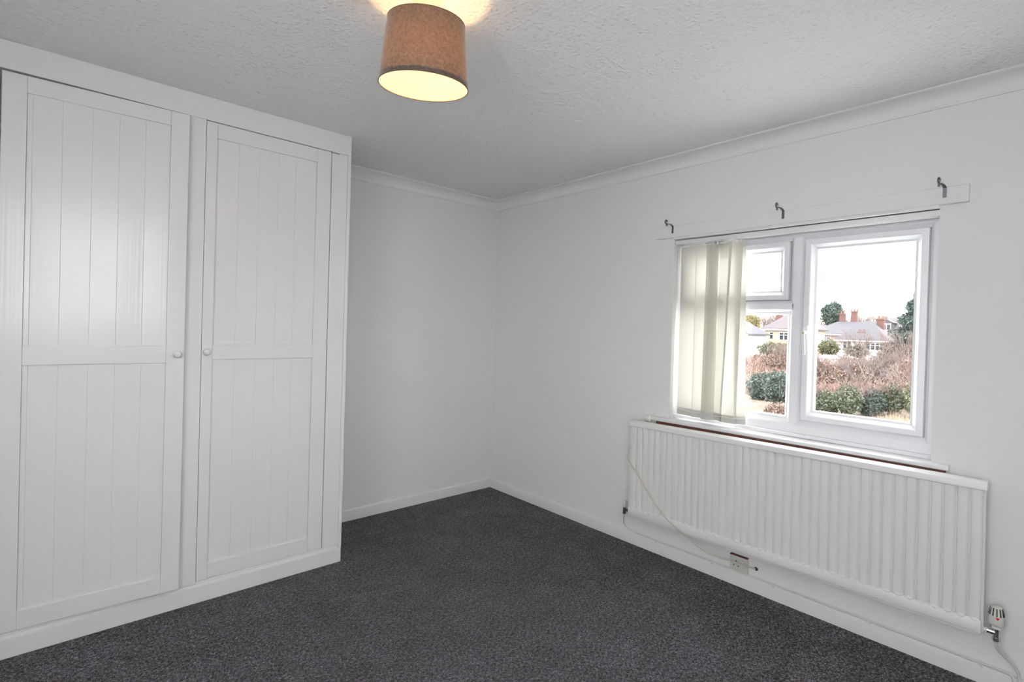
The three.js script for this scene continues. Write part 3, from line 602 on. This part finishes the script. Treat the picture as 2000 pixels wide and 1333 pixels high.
function tree(name, label, [x, y, z], [rx, ry, rz], colour, n, size, cone) {
  const gy = groundY(x, z), o = thing(name, [x, gy, z], label, 'tree');
  const where = cone ? () => { const t = Math.pow(rnd(), 0.7), a = rr(0, Math.PI * 2), tier = 0.72 + 0.28 * Math.sin(t * 34 + Math.sin(a * 3) * 1.5), r = (0.06 + t) * tier * Math.sqrt(rr(0.3, 1)); return V(x + Math.cos(a) * rx * r, y + ry - 2 * ry * t, z + Math.sin(a) * rz * r); } : lumpy(x, y, z, rx, ry, rz, x);
  part('foliage', blades(n, where, size, 0.6), leafMat(...colour), o);
  part('trunk', cyl(0.10, 0.22, y - gy + (cone ? ry * 0.8 : 0), [x, (y + gy) / 2 + (cone ? ry * 0.4 : 0), z], 'y', 9), barkMat, o);
}
tree('round_tree', 'round dark green tree beside the tall red chimneys', [110, 5.7, -29.5], [2.3, 2.9, 2.25], [0.05, 0.075, 0.055], 5000, 0.19);
tree('conifer', 'tall dark conifer cut off by the hinge side of the casement', [62, 2.6, -7.85], [3.9, 3.9, 3.9], [0.05, 0.075, 0.058], 13000, 0.16, true);

function bareTree(name, label, x, z, top, spread, mat, depth = 4, r = 0.09) {
  const gy = groundY(x, z), o = thing(name, [x, gy, z], label, 'tree'), g = [], h = top - gy;
  const trunkTop = V(x + rr(-0.1, 0.1), gy + h * 0.42, z + rr(-0.1, 0.1));
  part('trunk', tube([[x, gy - 0.05, z], [x + 0.06, gy + h * 0.2, z - 0.05], trunkTop.toArray()], r, 8, 7), barkMat, o);
  for (let i = 0; i < 7; i++) { const a = i / 7 * Math.PI * 2 + rr(-0.3, 0.3); twig(g, V(trunkTop.x, gy + h * rr(0.16, 0.44), trunkTop.z), V(Math.cos(a) * spread, 1.0, Math.sin(a) * spread).normalize(), h * rr(0.20, 0.32), r * 0.5, depth, 0.62); }
  part('branches', g, mat, o);
}
bareTree('bare_tree', 'leafless young tree with spreading grey branches in the middle of the casement', 33, -5.2, 1.15, 0.9, greyTwig, 4, 0.045);
bareTree('bare_tree', 'leafless bush of fine grey twigs in front of the conifer', 46, -7.0, 0.8, 1.0, greyTwig, 4, 0.03);
const far = [[150, -45.5, 7.4, 'behind the round dark tree'], [165, -41, 7.6, 'above the tall red chimneys'], [170, -38.5, 8.4, 'above the middle chimney'], [172, -35.6, 8.2, 'above the dormer window'], [168, -32, 7.8, 'between dormer and conifer'], [150, -55, 7.6, 'seen through the fixed pane beside the red chimney'], [160, -62, 7.8, 'seen through the fixed pane above the yellow tree']];
for (const [x, z, top, where] of far) {
  const gy = groundY(x, z), o = thing('far_tree', [x, gy, z], 'hazy leafless brown tree on the skyline ' + where, 'tree'), g = [];
  for (let i = 0; i < 9; i++) { const a = rr(0, 6.28); twig(g, V(x, gy + rr(0.2, 1.2), z + rr(-1.4, 1.4)), V(Math.cos(a) * 0.5, 1, Math.sin(a) * 0.5).normalize(), (top - gy) * rr(0.22, 0.36), 0.09, 4, 0.7); }
  part('branches', g, std(L(0.15, 0.125, 0.12), 1), o);
  part('trunk', cyl(0.12, 0.2, 1.6, [x, gy + 0.7, z], 'y', 7), barkMat, o);
}
{ // scrub nobody could count, and straw-coloured grass along its foot
  const o = thing('bramble_thicket', [46, -2.3, -10], 'tangle of reddish brown bramble stems covering the slope below the houses', 'brambles', null, 'stuff');
  const pos = [], col = [];
  for (let i = 0; i < 26000; i++) {
    const x = 30 + 36 * Math.pow(rnd(), 1.2), z = -24 + rr(0, 25) - (x - 30) * 0.12, gy = groundY(x, z), a = rr(0, 6.28), l = rr(0.3, 0.9), h = rr(0.25, 1.15) * (0.75 + 0.5 * noise.noise(x * 0.3, 1, z * 0.3)), w = 0.012 * (0.5 + x / 50), k = rr(0.6, 1.4);
    const p = [0, 0.5, 1].map((t) => V(x + Math.cos(a) * l * t, gy + h * Math.sin(0.3 + t * 2.2), z + Math.sin(a) * l * t)), s = V(-Math.sin(a) * w, w * 0.6, Math.cos(a) * w);
    for (let q = 0; q < 2; q++) for (const v of [p[q].clone().add(s), p[q].clone().sub(s), p[q + 1].clone().sub(s), p[q].clone().add(s), p[q + 1].clone().sub(s), p[q + 1].clone().add(s)]) { pos.push(v.x, v.y, v.z); col.push(k, k * rr(0.9, 1.05), k * rr(0.85, 1.05)); }
  }
  const g = new THREE.BufferGeometry(); g.setAttribute('position', new THREE.Float32BufferAttribute(pos, 3)); g.setAttribute('color', new THREE.Float32BufferAttribute(col, 3)); g.computeVertexNormals();
  part('stems', g, std(L(0.19, 0.125, 0.10), 1, { vertexColors: true }), o);
  const d = thing('dry_grass', [23, -2.6, -3], 'pale straw coloured dry grass along the foot of the scrub', 'grass', null, 'stuff');
  const gp = [], gc = [];
  for (let i = 0; i < 9000; i++) {
    const tall = i < 900, x = tall ? rr(21.5, 23.5) : rr(20.5, 26), z = tall ? rr(-2.1, -0.2) : rr(-9, 1.5), gy = groundY(x, z) - 0.02, h = tall ? rr(0.5, 1.15) : rr(0.08, 0.3), w = tall ? 0.014 : 0.012, a = rr(0, 6.28), k = rr(0.7, 1.3), q = V(rr(-0.3, 0.3), 0, rr(-0.45, 0.45)).multiplyScalar(h);
    const s = V(Math.cos(a) * w, 0, Math.sin(a) * w), b = V(x, gy, z), t = b.clone().add(q).add(V(0, h, 0));
    for (const v of [b.clone().sub(s), b.clone().add(s), t]) { gp.push(v.x, v.y, v.z); gc.push(k, k * rr(0.92, 1.03), k * rr(0.8, 1)); }
  }
  const gg = new THREE.BufferGeometry(); gg.setAttribute('position', new THREE.Float32BufferAttribute(gp, 3)); gg.setAttribute('color', new THREE.Float32BufferAttribute(gc, 3)); gg.computeVertexNormals();
  part('blades', gg, std(L(0.27, 0.215, 0.16), 1, { vertexColors: true }), d);
}
// ---- houses
const wallWhite = std(L(0.45, 0.44, 0.42), 0.85), wallCream = std(L(0.34, 0.29, 0.20), 0.85), wallPink = std(L(0.27, 0.17, 0.16), 0.85), slate = std(L(0.056, 0.052, 0.056), 0.8), tileRed = std(L(0.070, 0.058, 0.060), 0.8), brick = std(L(0.105, 0.050, 0.040), 0.9), paintWhite = std(L(0.5, 0.5, 0.5), 0.5), paneMat = phys(L(0.03, 0.035, 0.04), 0.08), pot = std(L(0.15, 0.075, 0.05), 0.9);
function house(label, { x, z0, z1, depth, yb, eave, ridge, rz0, rz1, over = 0.35, wall, roof, chimneys = [], windows = [], lean }) {
  const o = thing('house', [x + depth / 2, yb, (z0 + z1) / 2], label, 'house');
  part('wall', box(x, x + depth, yb, eave, z0, z1), wall, o);
  const a0 = x - over, a1 = x + depth + over, b0 = z0 - over, b1 = z1 + over, rx = x + depth / 2, e = eave - 0.06, t = 0.16;
  const top = [[a0, e + t, b0], [a1, e + t, b0], [a1, e + t, b1], [a0, e + t, b1]], bot = top.map(([p, , q]) => [p, e, q]), R0 = [rx, ridge, rz0], R1 = [rx, ridge, rz1];
  part('roof', polyhedron([[top[0], R0, top[1]].reverse(), [top[3], top[2], R1].reverse(), [top[0], top[3], R1, R0].reverse(), [top[2], top[1], R0, R1].reverse(), ...[0, 1, 2, 3].map((k) => [bot[k], bot[(k + 1) % 4], top[(k + 1) % 4], top[k]].reverse()), bot]), roof, o);
  part('fascia', [box(a0 - 0.03, a0 + 0.02, e - 0.12, e + 0.08, b0, b1)], paintWhite, o);
  for (const [cx, cz, y0, y1, w, n] of chimneys) {
    const c = part('chimney', [box(cx - 0.35, cx + 0.35, y0, y1, cz - w / 2, cz + w / 2), box(cx - 0.42, cx + 0.42, y1 - 0.22, y1 - 0.08, cz - w / 2 - 0.07, cz + w / 2 + 0.07)], brick, o);
    for (let k = 0; k < n; k++) part('chimney_pot', cyl(0.10, 0.13, 0.4, [cx, y1 + 0.2, cz + (k - (n - 1) / 2) * w * 0.5], 'y', 10), pot, c);
  }
  for (const [wz0, wz1, wy0, wy1, n] of windows) {
    const w = part('window', [box(x - 0.06, x + 0.02, wy0, wy1, wz0, wz1)], paintWhite, o), s = (wz1 - wz0) / n;
    for (let k = 0; k < n; k++) for (const [p, q] of [[0.08, 0.62], [0.68, 0.93]]) part('pane', box(x - 0.075, x - 0.055, wy0 + (wy1 - wy0) * p, wy0 + (wy1 - wy0) * q, wz0 + s * k + s * 0.12, wz0 + s * (k + 1) - s * 0.12), paneMat, w);
  }
  return o;
}
house('white walled bungalow with grey hipped roof in the middle of the casement', { x: 80, z0: -20.0, z1: -14.3, depth: 7, yb: -1.8, eave: 0.95, ridge: 3.75, rz0: -17.6, rz1: -16.9, wall: wallWhite, roof: slate,
  chimneys: [[81.4, -17.45, 0.9, 2.1, 0.95, 2], [84.5, -16.0, 2.2, 4.1, 0.9, 2]], windows: [[-19.3, -18.3, -0.3, 0.72, 2], [-16.6, -15.0, -0.35, 0.65, 3]] });
house('long grey roofed house behind the bungalow with two tall red chimneys', { x: 92, z0: -27.5, z1: -19.4, depth: 7, yb: -1.5, eave: 1.75, ridge: 3.9, rz0: -24.5, rz1: -20.6, wall: wallPink, roof: slate, chimneys: [[96, -23.9, 2.6, 5.3, 0.75, 2], [96, -22.2, 2.6, 5.7, 0.85, 3]], windows: [[-25.6, -24.4, 0.1, 1.3, 2]] });
{
  const o = house('brown roofed house with a white dormer window behind the bungalow', { x: 101, z0: -20.6, z1: -13.2, depth: 7, yb: -1.3, eave: 2.1, ridge: 4.8, rz0: -19.4, rz1: -14.6, wall: wallWhite, roof: tileRed, windows: [[-16.6, -15.4, 0.2, 1.5, 2]] });
  const d = part('dormer', [box(101.1, 104.4, 2.55, 3.95, -19.7, -18.0), prism([[-19.95, 3.9], [-17.75, 3.9], [-18.85, 4.55]], (z, y, t) => [t ? 104.6 : 100.95, y, z], 0.1)], slate, o);
  part('window', [box(101.02, 101.12, 2.65, 3.85, -19.5, -18.2)], paintWhite, d);
  for (const z of [-19.38, -18.78]) part('pane', box(100.99, 101.03, 2.8, 3.65, z, z + 0.46), paneMat, d);
}
house('cream house with a red chimney seen through the fixed pane', { x: 70, z0: -26.0, z1: -20.9, depth: 7.5, yb: -1.7, eave: 2.15, ridge: 4.9, rz0: -23.4, rz1: -23.0, wall: wallCream, roof: tileRed, chimneys: [[76.5, -26.6, 2.6, 5.1, 0.8, 2]], windows: [[-25.35, -24.85, 0.75, 1.75, 1], [-24.1, -22.9, 0.65, 1.75, 2]] });
house('white gabled house beside the blind edge, seen through the fixed pane', { x: 61, z0: -29.6, z1: -24.6, depth: 6, yb: -1.7, eave: 1.3, ridge: 3.4, rz0: -27.4, rz1: -26.6, wall: wallWhite, roof: slate, windows: [[-28.2, -27.2, -0.2, 0.9, 2]] });
{
  const o = thing('garden_shed', [60, -1.3, -15.2], 'small white roofed shed half hidden in scrub below the yellow shrub', 'shed');
  part('wall', box(59.3, 61, -1.9, -1.0, -15.9, -14.5), paintWhite, o);
  part('roof', prism([[-16.05, -1.02], [-14.35, -1.02], [-14.9, -0.68], [-15.5, -0.68]], (z, y, t) => [t ? 61.2 : 59.1, y, z], 0.1), paintWhite, o);
  part('door', box(59.26, 59.32, -1.9, -1.15, -15.4, -14.9), wallCream, o);
}

renderer.render(scene, camera);
